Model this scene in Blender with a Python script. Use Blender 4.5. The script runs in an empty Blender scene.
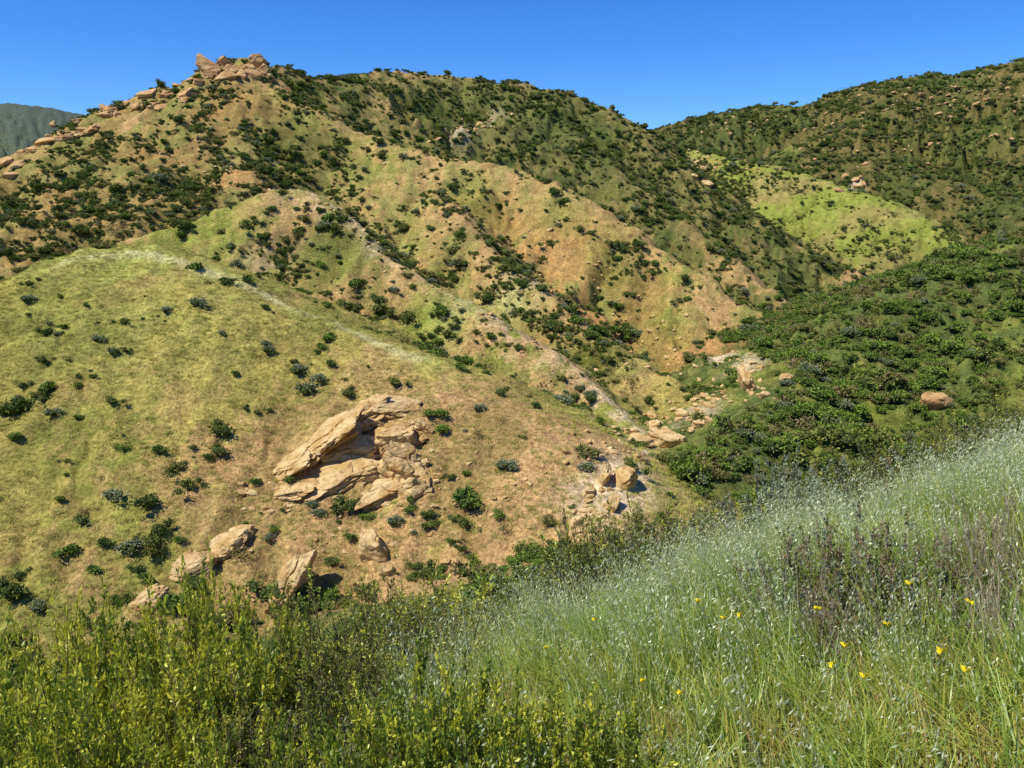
import bpy, math, numpy as np, time
from mathutils import Vector
T0=time.time()
rng=np.random.default_rng(7)
FPX=804.0; HV=190.0
TH=math.atan((384-HV)/FPX)
f32=np.float32
# ---------------------------------------------------------------- noise
def _h(ix,iy,seed):
    n=(ix*np.int64(374761393)+iy*np.int64(668265263)+np.int64(seed*974634777))&0xffffffff
    n=((n^(n>>13))*1274126177)&0xffffffff
    n=n^(n>>16)
    return (n&0xffff).astype(f32)/65535.0
def vn(x,y,seed=0):
    ix=np.floor(x);iy=np.floor(y);fx=(x-ix).astype(f32);fy=(y-iy).astype(f32)
    ix=ix.astype(np.int64);iy=iy.astype(np.int64)
    fx=fx*fx*(3-2*fx);fy=fy*fy*(3-2*fy)
    a=_h(ix,iy,seed);b=_h(ix+1,iy,seed);c=_h(ix,iy+1,seed);d=_h(ix+1,iy+1,seed)
    return (a*(1-fx)+b*fx)*(1-fy)+(c*(1-fx)+d*fx)*fy
def fbm(x,y,o=4,seed=0,g=0.5):
    s=0;a=1.0;t=0
    for i in range(o):
        s=s+a*vn(x+17.3*i,y-9.1*i,seed+i);t+=a;a*=g;x=x*2.03;y=y*2.03
    return s/t
def vn3(p,seed=0):
    x,y,z=p[:,0],p[:,1],p[:,2];iz=np.floor(z);fz=z-iz;fz=fz*fz*(3-2*fz)
    def lay(k): return vn(x+k*37.17,y+k*91.73,seed)
    return lay(iz)*(1-fz)+lay(iz+1)*fz
def fbm3(p,o=4,seed=0):
    s=0;a=1.0;t=0
    for i in range(o):
        s=s+a*vn3(p,seed+i);t+=a;a*=.5;p=p*2.1+3.3
    return s/t
def sstep(a,b,x):
    t=np.clip((x-a)/(b-a),0,1);return t*t*(3-2*t)
# ---------------------------------------------------------------- camera rays (used only to survey positions)
def raydir(u,v):
    x=(u-512)/FPX;yc=(384-v)/FPX
    return np.array([x,math.cos(TH)+yc*math.sin(TH),-math.sin(TH)+yc*math.cos(TH)])
def unp(u,v,D):
    d=raydir(u,v);return d*(D/d[1])
# ---------------------------------------------------------------- ridges
RID={}
R=[]
def ridge(name,pts,slope,w,gA,gL,sub=3):
    P=np.array([unp(*p) for p in pts])
    out=[]
    for i in range(len(P)-1):
        p0=P[max(i-1,0)];p1=P[i];p2=P[i+1];p3=P[min(i+2,len(P)-1)]
        for k in range(sub):
            t=k/sub
            out.append(.5*((2*p1)+(-p0+p2)*t+(2*p0-5*p1+4*p2-p3)*t*t+(-p0+3*p1-3*p2+p3)*t**3))
    out.append(P[-1]);P=np.array(out)
    RID[name]=len(R);R.append(dict(P=P,slope=slope,w=w,gA=gA,gL=gL,seed=len(R)*11+5))
ridge('B',[(-260,375,80),(-120,330,92),(0,290,104),(70,260,112),(130,244,116),(200,264,112),(300,310,105),(400,352,97),(480,385,90),(540,422,83),(590,467,76),(612,502,71)],.52,6,1.0,15)
ridge('C',[(-260,340,118),(-120,315,126),(0,284,136),(100,248,146),(180,226,152),(225,208,156),(300,192,156),(340,212,150),(400,266,138),(460,300,130),(530,340,120),(590,383,111),(640,430,101)],.74,1.3,2.4,12)
ridge('D',[(262,74,262),(300,100,245),(360,130,232),(425,151,220),(520,172,208),(600,210,193),(680,264,176),(740,303,165),(800,350,152)],.74,2.2,6.5,24)
ridge('D2',[(440,190,195),(480,240,172),(540,290,152),(610,345,134),(690,395,122)],.8,2,3.5,13)
ridge('E',[(240,62,266),(280,68,280),(330,78,292),(400,71,312),(470,78,320),(540,88,318),(600,106,312),(650,134,300),(700,175,286),(760,216,268),(830,254,250),(892,286,235)],.66,3.5,9.0,34)
ridge('E2',[(560,125,300),(600,155,280),(660,205,256),(720,250,236),(770,290,218),(830,327,200)],.85,2,4,22)
ridge('L',[(240,62,266),(200,76,262),(165,88,256),(110,104,250),(60,124,244),(0,154,236),(-120,190,225),(-260,220,210)],.5,3,6.0,24)
ridge('L2',[(240,68,262),(235,112,235),(245,152,212),(215,187,192),(120,205,185),(0,237,175),(-150,270,165)],.6,3,4.0,18)
ridge('F',[(560,150,760),(650,130,720),(700,117,700),(760,106,680),(820,97,660),(900,78,640),(960,74,630),(1024,59,600),(1150,40,560),(1300,30,540)],.42,6,26,70)
ridge('F2',[(690,150,470),(760,162,430),(850,190,380),(910,212,350),(960,240,320)],.5,7,6,36)
ridge('F3',[(900,92,620),(850,127,560),(790,152,520),(900,165,470),(980,190,420),(1060,215,360)],.5,6,13,45)
ridge('R',[(440,665,32),(500,635,40),(560,592,50),(600,555,60),(640,518,71),(720,440,90),(790,388,104),(850,336,120),(940,284,131),(1024,240,141),(1150,202,150),(1350,160,155)],.42,4,3.2,16)
ridge('G',[(-300,98,950),(-100,96,950),(0,103,950),(50,108,950),(150,128,950),(300,150,950)],.4,10,14,90)
NR=len(R)
for q in R:
    P=q['P'];q['lo']=P[:,:2].min(0);q['hi']=P[:,:2].max(0);q['mz']=P[:,2].max()
def brow(x): return 6.6+.55*np.clip(x,-5,15)
def terrain(x,y,full=False):
    x=x.astype(f32);y=y.astype(f32)
    r=np.sqrt(x*x+y*y)+1
    wx=(fbm(x/9,y/9,3,91)-.5);wy=(fbm(x/9,y/9,3,97)-.5)
    amp=np.clip(r*.012,0,5)
    xx=x+wx*amp*1.5;yy=y+wy*amp*1.5
    k=np.clip(.007*r,.15,4).astype(f32)
    n=len(x)
    H=np.full((NR+2,n),-1e4,f32);gul=np.zeros((NR+2,n),f32);cd=np.zeros((NR+2,n),f32)
    cross=np.where(x>0,.235*x,.35*x);cross=55*np.tanh(cross/55)
    sp=1.2*np.logaddexp(0,(y-brow(x))/1.2)
    H[NR]=-1.75-.33*np.clip(y,-150,None)+cross-.55*sp
    H[NR+1]=-50+12*fbm(x/150,y/150,3,55)
    M0=np.maximum(H[NR],H[NR+1])
    for ri,q in enumerate(R):
        P=q['P']
        ddx=np.maximum(0,np.maximum(q['lo'][0]-xx,xx-q['hi'][0]));ddy=np.maximum(0,np.maximum(q['lo'][1]-yy,yy-q['hi'][1]))
        ub=q['mz']-q['slope']*(np.sqrt(ddx*ddx+ddy*ddy)-q['w'])
        I=np.where(ub>M0-6*k)[0]
        if len(I)==0: continue
        X=xx[I];Y=yy[I];m=len(I);ks=q['gL']*.12
        best=np.full(m,-1e9,f32);S=np.zeros(m,f32);Ss=np.zeros(m,f32);Sd=np.zeros(m,f32);s0=0.
        for i in range(len(P)-1):
            a=P[i];b=P[i+1];dx,dy=f32(b[0]-a[0]),f32(b[1]-a[1]);L2=dx*dx+dy*dy;L=math.sqrt(L2)
            t=np.clip(((X-f32(a[0]))*dx+(Y-f32(a[1]))*dy)/L2,0,1)
            d=np.sqrt((X-f32(a[0])-t*dx)**2+(Y-f32(a[1])-t*dy)**2)
            h=f32(a[2])+t*f32(b[2]-a[2])-f32(q['slope'])*(np.sqrt(d*d+f32(q['w']**2))-f32(q['w']))
            nb=np.maximum(best,h);sc=np.exp((best-nb)/ks);e=np.exp((h-nb)/ks)
            S=S*sc+e;Ss=Ss*sc+e*(f32(s0)+t*f32(L));Sd=Sd*sc+e*d
            best=nb;s0+=L
        bs=Ss/S;bd=Sd/S
        gn=fbm(bs/q['gL']+wx[I]*.9,bd/(q['gL']*5)+wy[I]*.4,3,q['seed'])
        g=np.clip(1-np.abs(2*gn-1)*2.4,0,1)
        gn2=fbm(bs/(q['gL']*.33)+wx[I]*1.5,bd/(q['gL']*2)+wy[I],2,q['seed']+5)
        g2=np.clip(1-np.abs(2*gn2-1)*2.2,0,1)
        fade=sstep(q['w']*.4,q['gL']*1.2,bd)
        H[ri,I]=best-q['gA']*fade*(g+.28*g2)
        gul[ri,I]=np.clip(g+.25*g2,0,1)*sstep(0,q['gL']*.7,bd);cd[ri,I]=bd
        M0[I]=np.maximum(M0[I],H[ri,I])
    M=H.max(0)
    E=np.exp((H-M)/k);S=E.sum(0)
    z=M+k*np.log(S)
    z=z+(fbm(x/6,y/6,4,31)-.5)*np.clip(r*.014,.1,3.5)+(fbm(x/1.6,y/1.6,3,41)-.5)*np.clip(.2+r*.004,.2,1.3)
    if not full: return z
    W=E/S
    return z,W,(gul*W).sum(0),(cd*W).sum(0)
def hits(uv,dmin=15.,dmax=1200.,n=600):
    uv=np.asarray(uv,float);D=np.exp(np.linspace(math.log(dmin),math.log(dmax),n))
    d=np.array([raydir(u,v) for u,v in uv]);d=d/d[:,1:2]
    X=(d[:,0:1]*D);Y=np.repeat(D[None],len(uv),0);Zr=d[:,2:3]*D
    z=terrain(X.ravel(),Y.ravel()).reshape(X.shape);m=z>Zr;i=np.where(m.any(1),m.argmax(1),n-1);q=np.arange(len(uv))
    return np.stack([X[q,i],Y[q,i],z[q,i]],1)
Rp=R[RID['R']]['P'];_a=np.arctan2(Rp[:,0],Rp[:,1]);_r=np.hypot(Rp[:,0],Rp[:,1]);_o=np.argsort(_a);_a=_a[_o];_r=_r[_o]
def near_side(x,y): return (np.hypot(x,y)<np.interp(np.arctan2(x,y),_a,_r)+3)|(x>42)
# ---------------------------------------------------------------- mesh helpers
def mesh_np(name,V,F,mats=(),matidx=None,smooth=True,attrs=None):
    me=bpy.data.meshes.new(name);V=np.asarray(V,f32);F=np.asarray(F,np.int32)
    me.vertices.add(len(V));me.vertices.foreach_set('co',V.ravel())
    n,kk=F.shape
    me.loops.add(n*kk);me.loops.foreach_set('vertex_index',F.ravel())
    me.polygons.add(n);me.polygons.foreach_set('loop_start',np.arange(0,n*kk,kk,dtype=np.int32))
    me.polygons.foreach_set('loop_total',np.full(n,kk,np.int32))
    for m in mats: me.materials.append(m)
    if matidx is not None: me.polygons.foreach_set('material_index',np.asarray(matidx,np.int32))
    me.polygons.foreach_set('use_smooth',np.full(n,smooth,bool))
    me.update(calc_edges=True)
    if attrs:
        for kx,(ty,arr) in attrs.items():
            a=me.attributes.new(kx,ty,'POINT')
            a.data.foreach_set({'FLOAT_COLOR':'color','FLOAT':'value','INT':'value','FLOAT_VECTOR':'vector'}[ty],np.ascontiguousarray(arr).ravel())
    return me
def link(o): bpy.context.scene.collection.objects.link(o);return o
def newobj(name,me,parent=None):
    o=bpy.data.objects.new(name,me);link(o)
    if parent: o.parent=parent
    return o
# ---------------------------------------------------------------- materials
def nt(mat):
    mat.use_nodes=True;t=mat.node_tree;t.nodes.clear();return t
def leaf_mat(name,c1,c2,transl=.3,gloss=0):
    m=bpy.data.materials.new(name);t=nt(m);N=t.nodes;Lk=t.links
    out=N.new('ShaderNodeOutputMaterial');p=N.new('ShaderNodeBsdfDiffuse')
    oi=N.new('ShaderNodeObjectInfo');geo=N.new('ShaderNodeNewGeometry')
    add=N.new('ShaderNodeMath');add.operation='MULTIPLY_ADD';add.inputs[1].default_value=.45
    Lk.new(geo.outputs['Random Per Island'],add.inputs[0])
    h=N.new('ShaderNodeMath');h.operation='MULTIPLY';h.inputs[1].default_value=.55
    Lk.new(oi.outputs['Random'],h.inputs[0]);Lk.new(h.outputs[0],add.inputs[2])
    cr=N.new('ShaderNodeMix');cr.data_type='RGBA';cr.inputs['A'].default_value=(*c1,1);cr.inputs['B'].default_value=(*c2,1)
    Lk.new(add.outputs[0],cr.inputs['Factor'])
    Lk.new(cr.outputs['Result'],p.inputs['Color']);sh=p
    if transl:
        tr=N.new('ShaderNodeBsdfTranslucent');mx=N.new('ShaderNodeMixShader');mx.inputs[0].default_value=transl
        Lk.new(cr.outputs['Result'],tr.inputs['Color']);Lk.new(p.outputs[0],mx.inputs[1]);Lk.new(tr.outputs[0],mx.inputs[2]);sh=mx
    if gloss:
        gl=N.new('ShaderNodeBsdfGlossy');gl.inputs['Roughness'].default_value=.38;gl.inputs['Color'].default_value=(.95,.95,.8,1)
        m2=N.new('ShaderNodeMixShader');m2.inputs[0].default_value=gloss;Lk.new(sh.outputs[0],m2.inputs[1]);Lk.new(gl.outputs[0],m2.inputs[2]);sh=m2
    Lk.new(sh.outputs[0],out.inputs[0])
    return m
def rock_mat(name,ca,cb,cc,sc=1.0):
    m=bpy.data.materials.new(name);t=nt(m);N=t.nodes;Lk=t.links
    out=N.new('ShaderNodeOutputMaterial');p=N.new('ShaderNodeBsdfDiffuse')
    geo=N.new('ShaderNodeNewGeometry');mp=N.new('ShaderNodeMapping');mp.inputs['Rotation'].default_value=(.25,-.45,0);mp.inputs['Scale'].default_value=(sc,sc,sc*2.6)
    Lk.new(geo.outputs['Position'],mp.inputs[0])
    n1=N.new('ShaderNodeTexNoise');n1.inputs['Scale'].default_value=.5;n1.inputs['Detail'].default_value=8
    n2=N.new('ShaderNodeTexNoise');n2.inputs['Scale'].default_value=1.6;n2.inputs['Detail'].default_value=9;n2.inputs['Roughness'].default_value=.7
    Lk.new(mp.outputs[0],n1.inputs[0]);Lk.new(mp.outputs[0],n2.inputs[0])
    r1=N.new('ShaderNodeValToRGB');e=r1.color_ramp.elements;e[0].position=.38;e[0].color=(*ca,1);e[1].position=.6;e[1].color=(*cb,1)
    Lk.new(n1.outputs[0],r1.inputs[0])
    r2=N.new('ShaderNodeValToRGB');e=r2.color_ramp.elements;e[0].position=.5;e[0].color=(0,0,0,1);e[1].position=.68;e[1].color=(.85,.85,.85,1)
    Lk.new(n2.outputs[0],r2.inputs[0])
    mx=N.new('ShaderNodeMix');mx.data_type='RGBA';Lk.new(r2.outputs[0],mx.inputs['Factor']);Lk.new(r1.outputs[0],mx.inputs['A']);mx.inputs['B'].default_value=(*cc,1)
    Lk.new(mx.outputs['Result'],p.inputs['Color'])
    b=N.new('ShaderNodeBump');b.inputs['Strength'].default_value=1;b.inputs['Distance'].default_value=.35;Lk.new(n2.outputs[0],b.inputs['Height']);Lk.new(b.outputs[0],p.inputs['Normal'])
    Lk.new(p.outputs[0],out.inputs[0]);return m
def ground_mat():
    m=bpy.data.materials.new('hillside_ground');t=nt(m);N=t.nodes;Lk=t.links
    out=N.new('ShaderNodeOutputMaterial');p=N.new('ShaderNodeBsdfDiffuse')
    at=N.new('ShaderNodeAttribute');at.attribute_name='Col'
    geo=N.new('ShaderNodeNewGeometry')
    def noise(s,d,r=.6):
        n=N.new('ShaderNodeTexNoise');n.inputs['Scale'].default_value=s;n.inputs['Detail'].default_value=d;n.inputs['Roughness'].default_value=r
        Lk.new(geo.outputs['Position'],n.inputs[0]);return n
    a=noise(.45,6,.75);b=noise(2.6,4,.8)
    def mr(n,lo,hi,x0=.32,x1=.68):
        q=N.new('ShaderNodeMapRange');q.inputs[1].default_value=x0;q.inputs[2].default_value=x1;q.inputs[3].default_value=lo;q.inputs[4].default_value=hi;Lk.new(n.outputs[0],q.inputs[0]);return q
    ma=mr(a,.62,1.40);mb=mr(b,.45,1.60)
    mul=N.new('ShaderNodeMath');mul.operation='MULTIPLY';Lk.new(ma.outputs[0],mul.inputs[0]);Lk.new(mb.outputs[0],mul.inputs[1])
    vm=N.new('ShaderNodeVectorMath');vm.operation='SCALE';Lk.new(at.outputs['Color'],vm.inputs[0]);Lk.new(mul.outputs[0],vm.inputs['Scale'])
    Lk.new(vm.outputs[0],p.inputs['Color'])
    bp=N.new('ShaderNodeBump');bp.inputs['Strength'].default_value=1;bp.inputs['Distance'].default_value=.42
    Lk.new(b.outputs[0],bp.inputs['Height']);Lk.new(bp.outputs[0],p.inputs['Normal'])
    Lk.new(p.outputs[0],out.inputs[0]);return m
M_ground=ground_mat()
M_rock=rock_mat('sandstone',(.62,.39,.145),(.82,.60,.29),(.38,.21,.08))
M_rock2=rock_mat('dark_sandstone',(.50,.29,.12),(.66,.44,.20),(.28,.16,.07),.5)
M_bark=leaf_mat('bark',(.13,.10,.06),(.2,.16,.10),0)
M_dead=leaf_mat('dead_twigs',(.30,.24,.17),(.48,.40,.30),0)
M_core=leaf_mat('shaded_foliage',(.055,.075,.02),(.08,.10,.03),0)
FD=leaf_mat('chaparral_dark_green',(.075,.12,.028),(.15,.21,.05),0)
FO=leaf_mat('chaparral_olive',(.16,.18,.04),(.27,.28,.065),0)
FG=leaf_mat('chaparral_grey_green',(.19,.22,.12),(.30,.33,.19),0)
FB=leaf_mat('chaparral_brown',(.22,.16,.07),(.34,.25,.13),0)
FN=leaf_mat('chaparral_green',(.12,.21,.025),(.26,.37,.055),0)
ML_dark=leaf_mat('leaves_dark_green',(.07,.11,.025),(.14,.19,.045))
ML_olive=leaf_mat('leaves_olive',(.17,.18,.035),(.28,.28,.06))
ML_grey=leaf_mat('leaves_grey_green',(.24,.29,.17),(.40,.44,.28))
ML_brown=leaf_mat('leaves_brown',(.24,.17,.09),(.36,.26,.15))
ML_lime=leaf_mat('leaves_yellow_green',(.48,.52,.03),(.80,.76,.10),.35,.04)
ML_green=leaf_mat('leaves_green',(.14,.22,.02),(.32,.39,.045),.35,.03)
ML_grass=leaf_mat('grass_blades',(.20,.34,.04),(.42,.53,.11),.35,.05)
ML_grassy=leaf_mat('grass_blades_yellow',(.38,.44,.03),(.62,.58,.11),.35,.04)
ML_dry=leaf_mat('grass_dry',(.42,.30,.10),(.60,.46,.18),.3)
TG1=leaf_mat('hill_grass_dry',(.48,.40,.12),(.60,.51,.17),0);TG2=leaf_mat('hill_grass_green',(.33,.37,.07),(.48,.49,.12),0)
ML_oat=leaf_mat('oat_spikelets',(.50,.56,.27),(.80,.82,.52),.35,.08)
ML_flower=leaf_mat('yellow_petals',(.80,.62,.02),(.85,.70,.04),.2)
# ---------------------------------------------------------------- terrain mesh
C=lambda *a:np.array(a,f32)
gY=C(.46,.385,.10);gG=C(.29,.325,.06);soil=C(.57,.355,.145);orng=C(.57,.31,.115);wht=C(.80,.62,.37);brush=C(.105,.135,.035);ol=C(.27,.245,.07);lgr=C(.40,.45,.10)
def mixc(a,b,t): return a*(1-t[:,None])+b*t[:,None]
spots=[(150,252,9,lgr,.8),(230,275,6,lgr,.7),(330,322,5,lgr,.7),(430,362,4,lgr,.6),(60,262,7,lgr,.5),(60,330,14,lgr*.9,.5),(180,330,12,lgr*.9,.4),
 (520,440,12,soil,1.3),(450,480,12,soil,1.3),(560,500,9,soil,1.3),(330,490,12,soil,1.3),(430,560,10,soil,1.2),(220,470,7,soil,.8),(560,400,6,soil,.9),(300,520,9,soil,1.2),(250,450,6,soil,.9),(480,540,8,soil,1.2),(380,380,6,soil,.7),(450,410,7,soil,1.1),(590,450,6,soil,1.2),(250,600,8,soil,.8),(370,575,7,soil,1.1),
 (270,255,6,wht*.8,.8),(340,300,6,soil,.9),(240,240,8,gG,.6),(200,228,9,gG,.5),(330,260,7,gG,.6),(420,330,8,gG,.7),(480,345,5,soil,.9),(530,350,5,soil,1),(290,225,8,soil,.9),(400,290,6,soil,.8),
 (560,250,12,orng,.8),(600,330,9,orng,1.1),(640,300,10,orng,.7),(520,290,7,wht*.85,.7),(500,220,10,orng,.6),(660,380,8,soil,1),(700,350,10,orng,1.1),(670,395,5,gY,1.1),(430,180,8,soil,.8),(560,200,8,soil,.8),(640,255,8,soil,.9),(710,310,7,soil,1),
 (560,215,9,gG*.9,.6),(610,270,9,gG*.9,.6),(470,200,9,gG*.9,.6),(670,330,7,gG*.9,.6),
 (630,360,6,lgr,.4),(510,310,7,lgr,.6),(440,330,6,lgr,.5),(745,370,4,wht,1.1),(628,475,3.6,wht,1.8),(690,420,3.5,wht,1.1),(640,440,4,wht,1.3),(600,500,4,wht,1.2),(655,455,3,wht,1.5),(615,495,3,wht,1.7),(720,360,3,wht,1),
 (230,120,14,orng,.6),(150,150,14,orng,.5),(60,200,14,orng,.5),(235,175,7,orng,1.2),(175,165,8,orng,.6),(460,130,6,wht*.9,.8),(495,118,5,wht*.9,.8),(700,170,7,orng,1.3),(100,100,10,orng,1),(300,100,10,soil,.4),(130,120,8,soil,.9),(200,150,8,soil,.6),(60,130,9,soil,1),(20,165,9,soil,1),
 (840,205,18,gG,.6),(905,235,14,gG,.6),(960,150,40,gG*.7,.2),(790,145,20,gG,.4),(855,185,6,wht,.8),(740,260,12,soil,.7),(820,300,12,soil,.9),(860,280,10,soil,.9),(390,110,12,soil,.4),(700,235,8,soil,.6),
 (560,130,22,brush,.8),(480,110,16,brush,.7),(620,170,16,brush,.8),(690,225,14,brush,.6),(290,140,14,brush,.6),(320,160,12,brush,.5),(770,270,10,brush,.6),(590,360,7,gG*.5,1),(520,270,6,brush,.8),(460,245,7,brush,.6),(330,245,6,brush,.5)]
SH=hits([(s[0],s[1]) for s in spots])
SP=[(SH[i],s[2],s[3],s[4]) for i,s in enumerate(spots)]
dsp=[(300,130,18,.5),(270,165,12,.4),(340,175,10,.4),(500,105,20,.4),(560,135,24,.7),(620,170,20,.7),(680,210,18,.6),(730,245,15,.5),(780,280,10,.4),(320,235,6,.7),(335,270,7,.6),(310,285,6,.5),(455,245,8,.5),(500,270,8,.6),(520,300,7,.6),(575,330,6,1.1),(590,365,6,1.1),(625,385,5,.9),(450,355,6,.5),(880,250,14,.4),(740,160,20,.3),(60,225,16,.4),(150,205,12,.4),(30,260,14,.5),(200,140,9,.3),(330,90,16,.35),(400,85,18,.3),(470,350,5,.5),(760,190,14,.3)]
DH=hits([(s[0],s[1]) for s in dsp])
tr_=hits([(60,264),(100,256),(135,253),(170,262),(205,273),(240,286),(275,301),(300,312),(340,327),(380,345),(420,361)])
TRAIL=[]
for a,b in zip(tr_[:-1],tr_[1:]):
    for t in np.linspace(0,1,10,endpoint=False): TRAIL.append(a*(1-t)+b*t)
TRAIL=np.array(TRAIL)
XC=unp(285,193,156)[0]
def ground_col(x,y,z,W,gul,cd):
    n1=fbm(x/14,y/14,4,201);n2=fbm(x/3.2,y/3.2,4,211,.6);n3=fbm(x/40,y/40,3,221);n4=fbm(x/1.0,y/1.0,3,231,.6);n5=fbm(x/6,y/6,3,241)
    pick=sstep(.42,.6,n1);p2=sstep(.48,.6,n2*.6+n1*.4);p4=sstep(.5,.62,n4*.5+n2*.5);p5=sstep(.5,.58,n4*.4+n2*.6)
    cB=mixc(mixc(gY[None],gG,sstep(.42,.6,n1*.5+n2*.5)*.65),soil,np.clip(p4*.5+sstep(.56,.68,n5)*.3,0,1))
    cC=mixc(mixc(ol[None]*1.2,gG,pick*.7),soil*1.1,p5*.75)
    cD=mixc(mixc(mixc(ol[None]*1.3,orng,sstep(.44,.56,n1*.6+n2*.4)*.65),gG*.9,sstep(.48,.6,n3*.5+n2*.5)*.7),soil*1.1,p4*.6)
    cE=mixc(mixc(ol[None]*.9,brush,.35+pick*.5),soil*.9,p5*.35)
    cL=mixc(mixc(mixc(ol[None]*1.2,orng,pick*.5),brush,p2*.4),soil,p4*.45)
    cF=mixc(mixc(ol[None]*.5,brush*.85,sstep(.38,.58,n3)*.9),soil*.8,sstep(.54,.64,n2)*.25)
    cF2=mixc(mixc(gG[None]*.95,ol*1.15,pick),soil*.8,p2*.3)
    cR=mixc(mixc(brush[None]*1.2,gG*.85,p2*.8),ol,p4*.5)
    cN=mixc(brush[None],gG*.8,p2)
    cG=np.repeat(C(.10,.125,.09)[None],len(x),0)
    cV=mixc(soil[None],gG,pick*.5)
    T={'B':cB,'C':cC,'D':cD,'D2':cD,'E':cE,'E2':cE,'L':cL,'L2':cL,'F':cF,'F2':cF2,'F3':cF,'R':cR,'G':cG}
    col=np.zeros((len(x),3),f32)
    for k2,i in RID.items(): col+=W[i][:,None]*T[k2]
    col+=W[NR][:,None]*cN+W[NR+1][:,None]*cV
    cr=(W[RID['D']]+W[RID['D2']]+W[RID['E']]+W[RID['E2']])*(1-sstep(3,12,cd))*sstep(.36,.54,n2*.6+n5*.4)
    col=mixc(col,(soil)[None],(cr*.65).astype(f32))
    cc=W[RID['C']]*(1-sstep(1,8,cd+8*(n5-.5)+6*(n2-.5)))*sstep(XC-6,XC+6,x)*sstep(.38,.52,n4*.5+n2*.5)
    col=mixc(col,(wht*.97)[None],(cc*.88).astype(f32))
    for P,rad,c,s in SP:
        m=np.where((np.abs(x-P[0])<2*rad)&(np.abs(y-P[1])<2*rad))[0]
        if len(m)==0: continue
        d2=((x[m]-P[0])**2+(y[m]-P[1])**2)/(rad*rad)
        t=np.exp(-d2*1.2)*min(s,1)*sstep(.42,.56,.12+n2[m]*.5+n4[m]*.25+.15*n1[m]-.1*d2+max(s-1,0)*.25+.03)
        col[m]=mixc(col[m],c[None],t.astype(f32))
    m=np.where((x<TRAIL[:,0].max()+3)&(x>TRAIL[:,0].min()-3)&(y>TRAIL[:,1].min()-3)&(y<TRAIL[:,1].max()+3)&(W[RID['B']]>.4))[0]
    if len(m):
        d=np.full(len(m),1e9,f32)
        for q in TRAIL: d=np.minimum(d,(x[m]-q[0])**2+(y[m]-q[1])**2)
        t=np.exp(-d/(1.0**2))*.8;col[m]=mixc(col[m],C(.68,.62,.28)[None],t.astype(f32))
    col=mixc(col,(gG*.4)[None],(sstep(.4,.9,gul)*.45*(.5+.5*p2)).astype(f32))
    return np.clip(col,0,.85)
aF=np.radians(np.linspace(-39,39,820));aS=np.radians(np.linspace(39,321,130)[1:-1])
ang=np.concatenate([aF,aS])
rad=np.concatenate([[.3],np.geomspace(.8,42,130)[:-1],np.geomspace(42,420,560)[:-1],np.geomspace(420,1100,120)[:-1],np.geomspace(1100,7000,12)])
nA,nRr=len(ang),len(rad)
AA,RR=np.meshgrid(ang,rad,indexing='ij')
X=(np.sin(AA)*RR).ravel().astype(f32);Y=(np.cos(AA)*RR).ravel().astype(f32)
Z=np.empty_like(X);COL=np.ones((len(X),4),f32)
CH=nRr*30
for s in range(0,len(X),CH):
    e=min(s+CH,len(X));z,W,g,cd=terrain(X[s:e],Y[s:e],True)
    Z[s:e]=z;COL[s:e,:3]=ground_col(X[s:e],Y[s:e],z,W,g,cd)
idx=np.arange(nA*nRr).reshape(nA,nRr)
nx=np.roll(idx,-1,axis=0)
F=np.stack([idx[:,:-1],idx[:,1:],nx[:,1:],nx[:,:-1]],-1).reshape(-1,4)
me=mesh_np('hills_terrain',np.stack([X,Y,Z],1),F[:, ::-1],[M_ground],attrs={'Col':('FLOAT_COLOR',COL)})
newobj('hills_terrain',me)
print('T terrain',time.time()-T0)
# ---------------------------------------------------------------- plant generators
def unit(v): return v/(np.linalg.norm(v,axis=-1,keepdims=True)+1e-9)
def leaves(P,D,ln,wd,r):
    n=len(P);D=unit(D);s=unit(np.cross(D,r.normal(size=(n,3))))
    L=ln*r.uniform(.6,1.3,(n,1));Wd=wd*r.uniform(.6,1.3,(n,1))
    nn=np.cross(D,s)
    V=np.stack([P,P+D*L*.5+s*Wd*.5+nn*L*.06,P+D*L,P+D*L*.5-s*Wd*.5+nn*L*.06],1).reshape(-1,3)
    return V,np.arange(4*n).reshape(n,4)
def tubes(P0,P1,r0,r1):
    n=len(P0);d=unit(P1-P0);s=unit(np.cross(d,np.array([.3,.5,.8])));t=np.cross(d,s)
    r0=np.broadcast_to(r0,(n,))[:,None];r1=np.broadcast_to(r1,(n,))[:,None]
    ring=[];
    for (P,rr) in ((P0,r0),(P1,r1)):
        for a in (0,2.094,4.189): ring.append(P+rr*(math.cos(a)*s+math.sin(a)*t))
    V=np.stack(ring,1).reshape(-1,3);b=np.arange(n)[:,None]*6
    F=np.concatenate([b+np.array([[0,1,4,3]]),b+np.array([[1,2,5,4]]),b+np.array([[2,0,3,5]])],0)
    return V,F
def joinparts(name,parts):
    Vs=[];Fs=[];mi=[];mats=[];o=0
    for V,F,m in parts:
        if m not in mats: mats.append(m)
        Vs.append(V);Fs.append(F+o);mi.append(np.full(len(F),mats.index(m)));o+=len(V)
    return mesh_np(name,np.concatenate(Vs),np.concatenate(Fs),mats,np.concatenate(mi),smooth=False)
def uvs(n=9,m=6):
    u=np.linspace(0,2*np.pi,n,endpoint=False);v=np.linspace(0.02,np.pi-.02,m)
    U,Vv=np.meshgrid(u,v,indexing='ij');P=np.stack([np.sin(Vv)*np.cos(U),np.sin(Vv)*np.sin(U),np.cos(Vv)],-1).reshape(-1,3)
    i=np.arange(n*m).reshape(n,m);j=np.roll(i,-1,0)
    return P,np.stack([i[:,:-1],i[:,1:],j[:,1:],j[:,:-1]],-1).reshape(-1,4)
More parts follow.
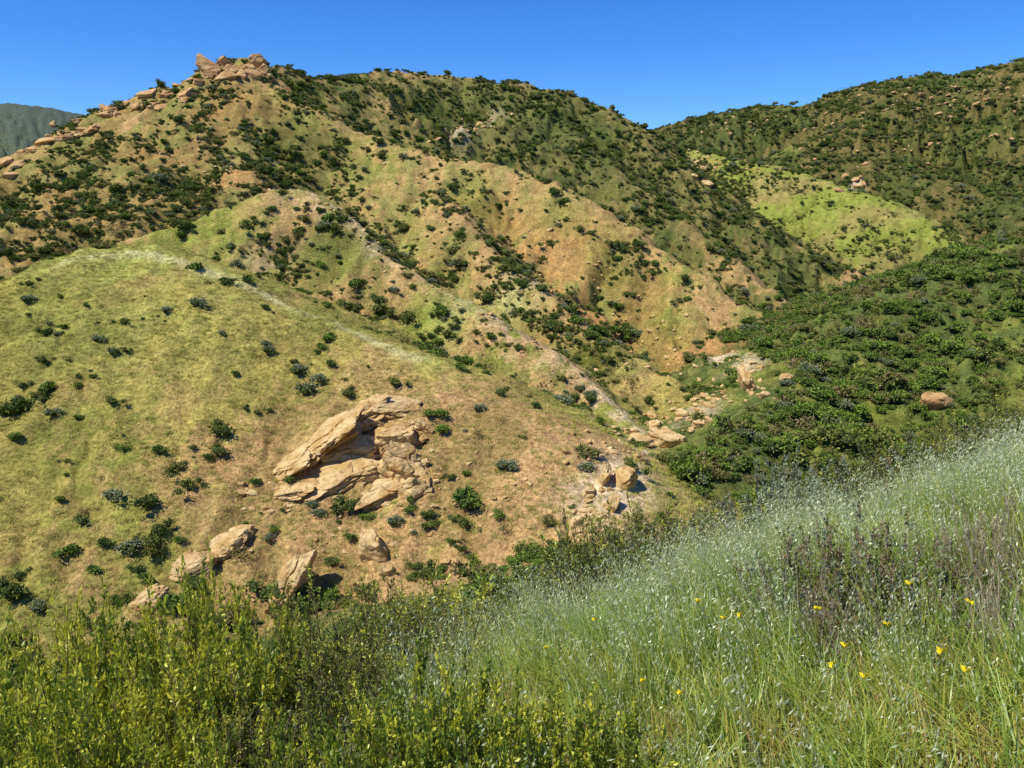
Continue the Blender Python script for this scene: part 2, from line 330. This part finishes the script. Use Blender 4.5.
def far_shrub(name,mat,seed,n=420,flat=.95,leaf=.2,core=True,mat2=None):
    r=np.random.default_rng(seed);parts=[]
    nl=r.integers(4,8);cen=np.c_[r.normal(0,.34,(nl,2)),r.uniform(.3,.75,nl)*flat];rd=r.uniform(.3,.52,nl)
    k=r.integers(0,nl,n);d=unit(r.normal(size=(n,3)));d[:,2]=np.abs(d[:,2])-.2
    P=cen[k]+d*(rd[k]*r.uniform(.65,1.15,n))[:,None]*np.array([1,1,flat])
    P[:,2]=np.maximum(P[:,2],.0)
    dd=unit(d+r.normal(0,.6,(n,3)));m2=r.random(n)<.3
    parts.append((*leaves(P[~m2],dd[~m2],leaf,leaf*.6,r),mat));parts.append((*leaves(P[m2],dd[m2],leaf,leaf*.6,r),mat2 or FO))
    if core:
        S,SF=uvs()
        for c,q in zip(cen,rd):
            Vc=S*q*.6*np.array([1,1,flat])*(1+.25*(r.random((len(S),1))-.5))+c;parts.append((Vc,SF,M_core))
    return joinparts(name,parts)
def bush(name,seed,mats,h=1.3,w=.9,nm=40,nt_=10,nleaf=14,ll=.035,lw=.016,upright=.8,bark=None,lstart=.1):
    r=np.random.default_rng(seed);bark=bark or M_bark;parts=[]
    a=r.uniform(0,2*np.pi,nm);lean=np.sqrt(r.random(nm))
    tip=np.c_[np.cos(a)*lean*w,np.sin(a)*lean*w,h*(1-.45*lean**2)*r.uniform(.65,1.12,nm)]
    base=np.c_[np.cos(a)*lean*.12,np.sin(a)*lean*.12,np.full(nm,-.15)]
    mid=(base+tip)/2+np.c_[np.cos(a)*w*.12,np.sin(a)*w*.12,np.full(nm,-.02)]+r.normal(0,.05,(nm,3))
    def pt(i,t):
        t=t[:,None];return base[i]*(1-t)**2+2*mid[i]*t*(1-t)+tip[i]*t*t
    for s in range(4):
        t0=np.full(nm,s/4);t1=np.full(nm,(s+1)/4);ii=np.arange(nm)
        parts.append((*tubes(pt(ii,t0),pt(ii,t1),.010*(1-.2*s),.010*(1-.2*(s+1))),bark))
    nT=nm*nt_;i=np.repeat(np.arange(nm),nt_);t=r.uniform(.3,1.0,nT);P=pt(i,t)
    out=unit(tip[i]-base[i]);d=unit(out*.6+r.normal(0,.4,(nT,3))+np.array([0,0,upright]))
    L=r.uniform(.12,.30,nT)*h*.8;P1=P+d*L[:,None]
    parts.append((*tubes(P,P1,.0035,.0015),bark))
    n=nT*nleaf;j=np.repeat(np.arange(nT),nleaf);tt=r.uniform(lstart,1.05,n)[:,None]
    LP=P[j]*(1-tt)+P1[j]*tt;ld=unit(d[j]*.7+r.normal(0,.6,(n,3)))
    mk=r.random(nT)
    for q,mat in enumerate(mats):
        lo,hi=q/len(mats),(q+1)/len(mats);m=(mk[j]>=lo)&(mk[j]<hi)
        parts.append((*leaves(LP[m],ld[m],ll,lw,r),mat))
    return joinparts(name,parts)
def grass(name,seed,mats,n=60,h=.6,spread=.2,wd=.006,heads=0,lean=(0,0),headmat=None,bend=.5,ns=9,S=3):
    r=np.random.default_rng(seed);parts=[]
    def blades(n,h,wd,mat,bend):
        a=r.uniform(0,2*np.pi,n);q=np.sqrt(r.random(n))*spread
        P=np.c_[np.cos(a)*q,np.sin(a)*q,np.full(n,-.05)];hh=h*r.uniform(.5,1.15,n);az=r.uniform(0,2*np.pi,n);b=bend*r.uniform(.1,1,n)*hh
        side=np.c_[-np.sin(az),np.cos(az),np.zeros(n)];o=np.c_[np.cos(az)*b+lean[0]*hh,np.sin(az)*b+lean[1]*hh,np.zeros(n)]
        rows=[]
        for k in range(S+1):
            t=k/S;c=P+o*(t**1.8)+np.c_[np.zeros((n,2)),hh*(t-.22*t*t*bend*1.5)]
            w=wd*(1-t*.92)
            rows+= [c-side*w,c+side*w]
        V=np.stack(rows,1).reshape(-1,3);bs=np.arange(n)[:,None]*(2*(S+1));F=[]
        for k in range(S): F.append(bs+np.array([[2*k,2*k+1,2*k+3,2*k+2]]))
        parts.append((V,np.concatenate(F),mat))
        return P,o,hh
    per=n//len(mats)
    for m in mats: blades(per,h,wd,m,bend)
    if heads:
        P,o,hh=blades(heads,h*1.35,wd*.35,headmat or ML_oat,bend*.6)
        j=np.repeat(np.arange(heads),ns);t=r.uniform(.66,1.02,heads*ns)
        c=P[j]+o[j]*(t**1.8)[:,None]+np.c_[np.zeros((len(t),2)),hh[j]*(t-.22*t*t*bend*.9)]
        off=r.normal(0,.026,(len(t),3));off[:,2]-=.01
        c=c+off;dd=unit(off*14+np.array([0,0,-.75])+np.array([lean[0],lean[1],0]))
        parts.append((*leaves(c,dd,.030,.0085,r),headmat or ML_oat))
    return joinparts(name,parts)
def collect(name,meshes):
    c=bpy.data.collections.new(name)
    for i,m in enumerate(meshes):
        o=bpy.data.objects.new('%s_%02d'%(name,i),m);c.objects.link(o)
    return c
def scatter(name,coll,P,rot,scl,idx):
    me=bpy.data.meshes.new(name);n=len(P);me.vertices.add(n);me.vertices.foreach_set('co',np.asarray(P,f32).ravel())
    for kx,ty,fld,arr in (('rot','FLOAT_VECTOR','vector',rot),('scl','FLOAT_VECTOR','vector',scl),('idx','INT','value',idx)):
        a=me.attributes.new(kx,ty,'POINT');a.data.foreach_set(fld,np.ascontiguousarray(arr,dtype=np.int32 if ty=='INT' else f32).ravel())
    o=newobj(name,me);g=bpy.data.node_groups.new(name+'_nodes','GeometryNodeTree')
    g.interface.new_socket('Geometry',in_out='INPUT',socket_type='NodeSocketGeometry');g.interface.new_socket('Geometry',in_out='OUTPUT',socket_type='NodeSocketGeometry')
    N=g.nodes;gi=N.new('NodeGroupInput');go=N.new('NodeGroupOutput');ip=N.new('GeometryNodeInstanceOnPoints');ci=N.new('GeometryNodeCollectionInfo')
    ci.inputs['Collection'].default_value=coll;ci.inputs['Separate Children'].default_value=True;ci.inputs['Reset Children'].default_value=True
    ip.inputs['Pick Instance'].default_value=True
    def na(nm,ty):
        q=N.new('GeometryNodeInputNamedAttribute');q.data_type=ty;q.inputs[0].default_value=nm;return q.outputs['Attribute']
    g.links.new(gi.outputs[0],ip.inputs['Points']);g.links.new(ci.outputs[0],ip.inputs['Instance'])
    g.links.new(na('idx','INT'),ip.inputs['Instance Index']);g.links.new(na('rot','FLOAT_VECTOR'),ip.inputs['Rotation']);g.links.new(na('scl','FLOAT_VECTOR'),ip.inputs['Scale'])
    g.links.new(ip.outputs[0],go.inputs[0])
    md=o.modifiers.new('instances','NODES');md.node_group=g
    return o
# ---------------------------------------------------------------- hillside shrubs
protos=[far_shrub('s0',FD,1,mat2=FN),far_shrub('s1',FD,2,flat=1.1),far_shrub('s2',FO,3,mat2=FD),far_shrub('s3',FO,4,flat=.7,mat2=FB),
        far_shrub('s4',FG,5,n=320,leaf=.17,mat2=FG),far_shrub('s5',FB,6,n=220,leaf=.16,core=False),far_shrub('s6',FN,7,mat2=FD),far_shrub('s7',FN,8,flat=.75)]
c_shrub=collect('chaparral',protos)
DENS={'B':.07,'C':.28,'D':.28,'D2':.32,'E':.65,'E2':.6,'L':.32,'L2':.32,'F':.85,'F2':.22,'F3':.80,'R':1.5,'G':0}
dv=np.array([DENS[k] for k in RID]+[0.0,.3],f32)
Pn=[];Sc=[];Ix=[]
for (r0,r1,dm) in ((24,50,1.6),(50,125,1.6),(125,270,1.3),(270,430,1.2),(430,800,.48)):
    n=int(.5*1.45*(r1*r1-r0*r0)*dm)
    a=rng.uniform(-.725,.725,n);r=np.sqrt(rng.uniform(r0*r0,r1*r1,n));x=(np.sin(a)*r).astype(f32);y=(np.cos(a)*r).astype(f32)
    z,W,g,cd=terrain(x,y,True)
    cl=fbm(x/6,y/6,3,301);cl2=fbm(x/28,y/28,2,311);ns=near_side(x,y)
    base=(dv[:,None]*W).sum(0)
    isR=(W[RID['R']]>.5);isB=W[RID['B']]>.5
    base=np.where(isR&~ns,.10,base)
    ext=np.zeros(n)
    for Pq,(_,_,rd,am) in zip(DH,dsp): ext+=am*np.exp(-((x-Pq[0])**2+(y-Pq[1])**2)/(rd*rd))
    dens=base*np.where(isR&ns,np.clip((cl-.25)*3.4,.2,1.25),np.clip((cl-.42)*7.5,.10,2.0)*np.clip((cl2-.3)*3.5,.3,1.8)*(1+2.6*sstep(.3,.9,g)))+ext*np.clip((cl-.35)*5,.3,1.6)*(~isB)
    dens=np.where((W[RID['C']]>.5)&(cd<3.5)&(x>XC-3),dens*.35,dens)
    nose=isB&(cd<40)&(x>0); dens=np.where(nose,dens*1.8,dens)
    keep=rng.random(n)<dens/dm
    x,y,z,isR,isB,g=x[keep],y[keep],z[keep],isR[keep],isB[keep],g[keep];m=len(x);r=r[keep]
    s=np.clip(np.exp(rng.normal(-.62,.55,m)),.15,1.8)
    s=np.where(isR,s*1.2,s)*np.where(r>430,1.6,1)*np.where(isB,1.15,1)
    Pn.append(np.c_[x,y,z-.12*s]);Sc.append(s)
    u=rng.random(m)
    ii=np.select([u<.24,u<.40,u<.62,u<.76,u<.86,u<.92],[0,1,2,3,4,5],6)
    ur=rng.random(m);iR=np.select([ur<.18,ur<.28,ur<.54,ur<.72,ur<.78,ur<.91],[0,2,6,7,4,3],5)
    Ix.append(np.where(isR,iR,ii))
Pn=np.concatenate(Pn);Sc=np.concatenate(Sc);Ix=np.concatenate(Ix);n=len(Pn)
print('SHRUBS',n,time.time()-T0)
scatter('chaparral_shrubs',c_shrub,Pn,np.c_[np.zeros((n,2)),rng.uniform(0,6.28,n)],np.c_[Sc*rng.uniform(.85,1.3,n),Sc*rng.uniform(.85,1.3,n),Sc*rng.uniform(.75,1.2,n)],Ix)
bp=[(222,430,26),(160,450,18),(115,500,24),(150,500,24),(190,487,22),(130,545,26),(70,548,26),(105,540,18),(40,608,20),(20,402,14),(55,415,18),(115,402,14),(100,340,14),(300,372,18),(318,378,18),(348,395,16),(398,382,16),(322,348,12),(235,375,12),(437,410,22),(480,408,14),(535,405,14),(500,392,14),(15,437,16),(45,360,12),(95,570,16),(12,640,26),(120,450,14),(80,385,12),(355,507,26),(335,510,20),(312,503,14),(318,515,14),(265,345,11),(586,465,18),(465,520,20),(430,515,14),(500,515,16),(350,540,18),(275,530,14),(220,452,20),(60,500,12),(30,300,14),(20,575,16),(560,545,18),(540,560,18),(475,560,20),(450,545,14),(85,620,20),(600,420,14),(150,585,16),(330,560,16),(395,520,18),(365,515,16),(410,508,14)]
bh=hits([(a,b+c*.3) for a,b,c in bp]);bs=np.array([c for a,b,c in bp])*bh[:,1]/FPX/1.75
n=len(bp);scatter('grassy_hill_shrubs',c_shrub,bh-np.c_[np.zeros((n,2)),.1*bs],np.c_[np.zeros((n,2)),rng.uniform(0,6.28,n)],np.c_[bs*1.1,bs*1.1,bs*.95],rng.choice([0,1,2,6,4,7],n))
tp=[grass('t0',21,[TG1,TG2],n=40,h=.42,spread=.4,wd=.022,bend=.9,S=2),grass('t1',22,[TG2,TG2],n=40,h=.4,spread=.42,wd=.022,bend=.9,S=2),grass('t2',23,[TG1],n=34,h=.35,spread=.38,wd=.022,bend=1,S=2)]
c_t=collect('hill_grass_tuft',tp)
n=30000;a=rng.uniform(-.725,.725,n);r=np.sqrt(rng.uniform(40**2,135**2,n));x=(np.sin(a)*r).astype(f32);y=(np.cos(a)*r).astype(f32)
z,W,g,cd=terrain(x,y,True);dn=W[RID['B']]*1.+W[RID['C']]*.4+W[RID['D2']]*.35+W[NR+1]*.5+W[RID['R']]*.1
keep=rng.random(n)<dn*np.clip(fbm(x/5,y/5,3,401)*2.6-.6,0.05,1)
x,y,z=x[keep],y[keep],z[keep];n=len(x)
scatter('hillside_grass',c_t,np.c_[x,y,z],np.c_[np.zeros((n,2)),rng.uniform(0,6.28,n)],np.repeat(rng.uniform(.5,1.1,(n,1)),3,1),rng.integers(0,3,n))
# ---------------------------------------------------------------- rocks
import bmesh
def ico(sub):
    bm=bmesh.new();bmesh.ops.create_icosphere(bm,subdivisions=sub,radius=1)
    V=np.array([v.co[:] for v in bm.verts]);F=np.array([[v.index for v in f.verts] for f in bm.faces]);bm.free();return V,F
ICO={k:ico(k) for k in (2,4,5,6)}
def rock_geo(seed,sub=6,nf=9,rough=.10,box=.16):
    r=np.random.default_rng(seed);V,F=ICO[sub];D=V.copy()
    n=unit(r.normal(size=(nf,3)));b=np.concatenate([np.eye(3),-np.eye(3)])+r.normal(0,box,(6,3));n=np.concatenate([n,unit(b)]);d=np.concatenate([r.uniform(.70,1.12,nf),np.array([.95,.95,.8,.95,.95,.8])])
    dot=D@n.T;rr=np.where(dot>.05,d[None]/np.maximum(dot,.05),1e3)
    rad=-np.log(np.exp(-rr*45).sum(1))/45
    P=D*rad[:,None]
    e=fbm3(P*1.6+seed*3.1,3,seed);e2=fbm3(P*7+seed,4,seed+9)
    cr=np.clip(1-np.abs(2*fbm3(P*1.3+seed*7,2,seed+4)-1)*9,0,1)
    P=P*(1+rough*2.6*(e-.5)+rough*.9*(e2-.5)-rough*1.1*cr)[:,None]
    st=sstep(.3,.7,vn3(np.c_[P[:,0]*.5,P[:,1]*.5,P[:,2]*5]+seed,seed+3))
    P[:,:2]*=(1-rough*.8*st)[:,None]
    return P,F
def rotm(ax,ay,az):
    cx,sx,cy,sy,cz,sz=math.cos(ax),math.sin(ax),math.cos(ay),math.sin(ay),math.cos(az),math.sin(az)
    return np.array([[cz,-sz,0],[sz,cz,0],[0,0,1]])@np.array([[cy,0,sy],[0,1,0],[-sy,0,cy]])@np.array([[1,0,0],[0,cx,-sx],[0,sx,cx]])
def rocks(name,items,seed,mat=None,sub=6,sink=.25,depth=.8,tilt=.25,rough=.10,box=.16):
    Vs=[];Fs=[];o=0
    H_=hits([(q[0],q[1]+q[3]*.35) for q in items])
    for i,(u,v,w,h,roll) in enumerate(items):
        r=np.random.default_rng(seed+i)
        P0=H_[i];D=P0[1];W=w*D/FPX/2*1.05;Hh=h*D/FPX/2*1.05
        P,F=rock_geo(seed+i*7,sub if w>34 else min(sub,5),rough=rough,box=box);P=P*np.array([W,max(W*depth,Hh*.8),Hh])
        P=P@rotm(tilt+r.normal(0,.1),math.radians(roll),r.uniform(-.4,.4)).T
        Vs.append(P+P0+np.array([0,.15*W,Hh*(.55-sink)]));Fs.append(F+o);o+=len(P)
    me=mesh_np(name,np.concatenate(Vs),np.concatenate(Fs),[mat or M_rock],smooth=True)
    try: me.set_sharp_from_angle(angle=math.radians(38))
    except Exception as ex: print(ex)
    return newobj(name,me)
rr_=np.random.default_rng(77)
main=[(388,405,66,26,4),(352,420,76,24,-22),(322,442,104,26,-34),(284,468,64,18,-36),(350,447,60,30,-14),(328,476,96,22,-20),(288,490,56,12,-14),(364,468,54,24,-8),
  (394,434,52,34,-10),(402,462,50,46,12),(386,486,58,26,-14),(414,486,34,32,-24),(370,446,38,28,16)]
small=[(rr_.uniform(374,428),rr_.uniform(420,502),rr_.uniform(8,22),rr_.uniform(7,17),rr_.uniform(-45,45)) for _ in range(24)]+[(rr_.uniform(240,440),rr_.uniform(478,512),rr_.uniform(4,13),rr_.uniform(3,8),rr_.uniform(-30,20)) for _ in range(38)]
rocks('sandstone_outcrop',main+small,100,sub=6,sink=.45,depth=.6,tilt=.25,rough=.16,box=.28)
for i,it in enumerate([(374,543,32,42,8),(290,570,34,84,24),(222,545,60,20,-28),(190,570,50,20,-15),(148,600,42,28,-20),(386,572,20,12,0),(240,530,30,12,-10),(205,560,24,12,0),
   (673,438,32,24,0),(640,441,30,12,5),(788,379,18,12,20),(935,399,34,24,-15),(748,375,13,40,-20),(626,472,20,36,30),(612,500,12,24,20),(590,492,14,12,0),(600,515,14,10,0),(682,412,14,10,0),(562,535,12,16,0),(630,432,14,8,0),(655,425,14,8,0),(765,395,14,8,0),(445,560,14,10,0),(575,520,12,16,10),(605,470,12,30,20),(700,425,16,8,0),(445,600,12,10,0),(640,455,14,16,20),(955,295,10,6,0),(880,345,10,6,0)]):
    rocks('boulder',[it],300+i*13,M_rock2 if i==11 else M_rock,sub=4 if i>8 else 6,sink=.4,tilt=.3,depth=.6)
rocks('summit_rock_outcrop',[(214,72,18,12,10),(223,69,18,16,-15),(232,71,16,14,10),(208,76,12,8,0),(241,75,12,8,0),(249,68,14,14,20),(257,64,14,16,-15),(265,70,14,16,-25),(256,75,22,10,10),(270,78,12,8,0),(228,77,22,8,0)],600,M_rock2,5,.3,depth=.5,box=.35)
rocks('ridge_rock_outcrop',[(52+i*4.6+rng.uniform(-4,4),130-i*1.5+rng.uniform(-5,15),rng.uniform(5,18),rng.uniform(4,9),rng.uniform(-25,5)) for i in range(34)]+[(5,160,18,8,-10),(25,150,20,7,-10),(45,140,22,8,-15),(12,175,12,6,0),(35,150,12,5,0),(20,165,14,6,0),(60,138,16,6,-10)],650,M_rock2,4,.5,box=.3)
def scat_rocks(name,regions,seed,mat):
    r=np.random.default_rng(seed);geos=[rock_geo(seed+k,2,9) for k in range(6)];ms=[mesh_np(name+'_r%d'%k,P,F,[mat],smooth=False) for k,(P,F) in enumerate(geos)]
    uv=[];px=[]
    for (u0,v0,u1,v1,wd,n,px0,px1) in regions:
        t=r.random(n);uv.append(np.c_[u0+(u1-u0)*t+r.normal(0,wd,n),v0+(v1-v0)*t+r.normal(0,wd*.6,n)]);px.append(px0+(px1-px0)*r.random(n)**2.4)
    uv=np.concatenate(uv);px=np.concatenate(px);P=hits(uv,n=450);k=P[:,1]<900;P=P[k];s=(px[k]*P[:,1]/FPX/2)[:,None];n=len(P)
    scatter(name,collect(name+'_proto',ms),P+np.c_[np.zeros((n,2)),s*.1],np.c_[r.normal(0,.3,(n,2)),r.uniform(0,6.28,n)],s*np.c_[r.uniform(.8,1.6,n),r.uniform(.8,1.4,n),r.uniform(.5,.9,n)],r.integers(0,6,n))
scat_rocks('scattered_rocks',[(330,205,420,280,8,60,1.5,5),(420,280,600,390,9,60,1.5,5),(500,280,600,330,25,50,1.5,5),(600,330,750,400,18,70,2,6),(580,460,700,410,14,100,2,9),(690,420,750,370,9,50,2,8),(560,540,640,470,10,60,2,9),
   (250,500,430,560,35,90,1.5,7),(440,470,560,520,30,70,1.5,6),(690,160,715,185,5,25,2,8),(440,140,500,120,8,40,2,7),(730,350,760,395,6,25,3,8),(180,140,260,190,20,40,1.5,5),(560,240,640,320,25,50,1.5,5)],900,M_rock)
scat_rocks('far_hill_rocks',[(720,135,1010,88,16,150,1.2,4.5),(800,165,1010,150,18,90,1.2,5),(845,188,870,182,6,12,3,9),(670,150,760,170,10,25,1.5,5),(900,115,1024,95,18,70,1.2,5.5)],950,M_rock2)
print('T rocks',time.time()-T0)
# ---------------------------------------------------------------- foreground plants
def near_z(x,y): return terrain(np.atleast_1d(np.asarray(x,f32)),np.atleast_1d(np.asarray(y,f32)))
gp=[grass('g0',31,[ML_grass],n=46,h=.62,spread=.16,wd=.0055,heads=6,lean=(-.28,.05),ns=11),
    grass('g1',32,[ML_grass,ML_grassy],n=46,h=.7,spread=.18,wd=.0055,heads=7,lean=(-.32,0),ns=11),
    grass('g2',33,[ML_grass],n=46,h=.5,spread=.16,wd=.0065,heads=2,lean=(-.2,-.1)),
    grass('g3',34,[ML_grassy,ML_grass],n=52,h=.52,spread=.18,wd=.007,heads=1,lean=(-.15,0),bend=.8),
    grass('g4',35,[ML_dry,ML_grassy],n=46,h=.42,spread=.2,wd=.0045,heads=1,bend=.8)]
c_g=collect('wild_oat_tuft',gp)
bushes=[]   # (name,proto,u,vtop,D,s)
bushes+=[('yellow_green_shrub',0,*q) for q in [(15,622,4.6,.9),(75,634,4.7,.9),(120,612,5.0,.8),(180,592,5.2,.8),(225,572,5.4,.7),(50,675,3.9,.7),(135,660,4.1,.7),(190,650,4.3,.8),(-40,660,4.2,1),(10,715,3.2,.6),(90,705,3.4,.6),(150,735,3.2,.6),(215,640,4.7,.6)]]
bushes+=[('coastal_scrub_shrub',1,*q) for q in [(290,598,6.0,1.0),(360,578,6.4,1.0),(270,655,4.8,.8),(330,635,5.0,.9),(405,592,5.8,.9),(230,720,3.6,.7),(320,700,3.9,.7),(380,660,4.6,.8)]]
bushes+=[('leafy_shrub',2,*q) for q in [(425,665,3.2,.5),(490,690,3.0,.5),(560,705,2.8,.5),(400,715,2.8,.5),(330,740,2.8,.45),(455,720,2.6,.45),(520,735,2.5,.4),(620,725,2.6,.4),(280,745,2.9,.45)]]
bushes+=[('buckwheat_shrub',6,*q) for q in [(800,550,5.0,.5),(850,515,4.9,.55),(900,522,4.7,.55),(945,555,4.4,.45),(880,585,4.0,.4)]]
bushes+=[('dead_shrub',5,*q) for q in [(1000,495,4.9,.5),(1035,500,4.6,.6),(1015,590,3.9,.4),(830,575,4.5,.35)]]
bushes+=[('sagebrush',4,*q) for q in [(790,466,11.0,1.2),(820,458,11.6,1.2)]]
bpos=np.array([unp(q[2],q[3],q[4])[:2] for q in bushes if q[1] in (5,6)])
n=16000;x=rng.uniform(-4,16,n).astype(f32);y=rng.uniform(1.2,17,n).astype(f32)
edge=-1.3+.06*y
keep=(x>edge+rng.normal(0,.25,n))&(y>np.abs(x)*.9-1)&(y<brow(x)+1.2+rng.normal(0,.5,n))
for b in bpos: keep&=((x-b[0])**2+(y-b[1])**2>.36**2)|(rng.random(n)<.2)
x,y=x[keep],y[keep];z=near_z(x,y);n=len(x)
pn=fbm(x/1.2,y/1.2,3,505)
lowp=np.clip((4.8-y)/1.8,0,1)*(x>.1)*.85
ix=np.where(rng.random(n)<np.maximum(lowp,np.clip((pn-.54)*6,.03,.6)),rng.integers(3,5,n),rng.integers(0,2,n))
ix=np.where((fbm(x/.9,y/.9,2,606)>.58)&(ix<2),2,ix)
s=rng.uniform(.7,1.15,n)*np.where(y<3.8,.8,1)
scatter('wild_oat_grass',c_g,np.c_[x,y,z],np.c_[rng.normal(0,.12,(n,2)),rng.normal(0,.6,n)],np.repeat(s[:,None],3,1),ix)
print('GRASS',n)
bm_=[bush('b0',41,[ML_lime,ML_lime,ML_lime,ML_green],h=1.35,w=.8,nm=40,nt_=14,nleaf=18,ll=.048,lw=.021,upright=1.1),
     bush('b1',42,[ML_green,ML_olive,ML_dark,ML_lime],h=1.3,w=.85,nm=38,nt_=13,nleaf=16,ll=.034,lw=.013),
     bush('b2',43,[ML_lime,ML_green],h=1.1,w=.8,nm=36,nt_=13,nleaf=16,ll=.045,lw=.024),
     bush('b3',44,[ML_olive,ML_dark,ML_green],h=1.2,w=.9,nm=38,nt_=12,nleaf=14,ll=.04,lw=.018),
     bush('b4',45,[ML_grey],h=1.0,w=.8,nm=34,nt_=11,nleaf=16,ll=.045,lw=.018),
     bush('b5',46,[ML_brown,ML_olive],h=1.0,w=.8,nm=36,nt_=12,nleaf=4,ll=.025,lw=.014,bark=M_dead),
     bush('b6',47,[ML_grey,ML_olive,ML_green,ML_brown],h=1.1,w=.9,nm=34,nt_=12,nleaf=16,ll=.036,lw=.026,bark=M_dead)]
BH=[1.35,1.3,1.1,1.2,1.0,1.0,1.1]
for (nm_,k,u,v,D,s) in bushes:
    d=unp(u,v,D);z=float(near_z(d[0],d[1])[0])
    o=newobj(nm_,bm_[k]);hh=max(d[2]-z,.3);sz=min(max(hh/BH[k],.4),2.0)
    o.location=(d[0],d[1],z-.02);o.scale=(s,s,sz);o.rotation_euler=(0,0,rng.uniform(0,6.28))
n=2600;a=rng.uniform(-.72,.72,n);r=np.sqrt(rng.uniform(7**2,36**2,n));x=(np.sin(a)*r).astype(f32);y=(np.cos(a)*r).astype(f32)
keep=(y>brow(x)+1.5)
x,y=x[keep],y[keep];z=near_z(x,y);n=len(x)
c_b=collect('slope_brush',[bm_[1],bm_[3],bm_[6],bm_[4],bm_[0]])
s=rng.uniform(.85,1.45,n)
scatter('slope_brush_mass',c_b,np.c_[x,y,z-.1],np.c_[np.zeros((n,2)),rng.uniform(0,6.28,n)],np.c_[s*1.1,s*1.1,s],rng.choice(5,n,p=[.36,.40,.14,.05,.05]))
def flower():
    r=np.random.default_rng(5)
    a=np.linspace(0,2*np.pi,7)[:-1];d=np.c_[np.cos(a),np.sin(a),np.full(6,.25)]
    v,f=leaves(np.zeros((6,3))+[0,0,.55],d,.02,.016,r);s=tubes(np.array([[0,0,-.05]]),np.array([[0,0,.55]]),.002,.0015)
    return joinparts('flower',[(v,f,ML_flower),(*s,ML_green)])
fp=hits([(u,v+60) for u,v in [(885,645),(900,655),(848,688),(770,640),(800,672),(720,665),(700,690),(910,685),(845,735),(600,640),(690,648),(955,700),(650,700),(930,735),(560,665),(820,715)]],dmin=1.2,dmax=40)
fp=fp+rng.normal(0,.05,(len(fp),3))*[1,1,0];n=len(fp)
scatter('yellow_wildflowers',collect('wildflower',[flower()]),fp,rng.normal(0,.25,(n,3)),np.repeat(rng.uniform(.9,1.2,(n,1)),3,1),np.zeros(n))
# ---------------------------------------------------------------- light, sky, camera
sd=Vector((-.74,-.36,0)).normalized();el=math.radians(56)
sv=Vector((sd.x*math.cos(el),sd.y*math.cos(el),math.sin(el)))
L=bpy.data.lights.new('sun','SUN');L.energy=5.0;L.angle=math.radians(.5);L.color=(1,.95,.85)
so=link(bpy.data.objects.new('sun',L));so.rotation_euler=sv.to_track_quat('Z','Y').to_euler()
w=bpy.data.worlds.new('World');bpy.context.scene.world=w;w.use_nodes=True;t=w.node_tree;N=t.nodes
bg=N['Background'];sk=N.new('ShaderNodeTexSky');sk.sky_type='NISHITA';sk.sun_disc=False;sk.sun_elevation=el;sk.sun_rotation=math.atan2(sd.x,sd.y)
sk.altitude=900;sk.air_density=.9;sk.dust_density=.1;sk.ozone_density=3
hs=N.new('ShaderNodeHueSaturation');hs.inputs['Saturation'].default_value=1.28
mt=N.new('ShaderNodeMix');mt.data_type='RGBA';mt.blend_type='MULTIPLY';mt.inputs['Factor'].default_value=1;mt.inputs['B'].default_value=(.58,.88,1.35,1)
t.links.new(sk.outputs[0],hs.inputs['Color']);t.links.new(hs.outputs[0],mt.inputs['A']);t.links.new(mt.outputs['Result'],bg.inputs[0]);bg.inputs[1].default_value=.12
cam=bpy.data.cameras.new('camera');cam.sensor_width=36;cam.lens=FPX/1024*36;cam.clip_end=20000;cam.clip_start=.05
co=link(bpy.data.objects.new('camera',cam));co.rotation_euler=(math.pi/2-TH,0,0);bpy.context.scene.camera=co
vs=bpy.context.scene.view_settings;vs.view_transform='Standard';vs.look='None';vs.exposure=0
print('T end',time.time()-T0)
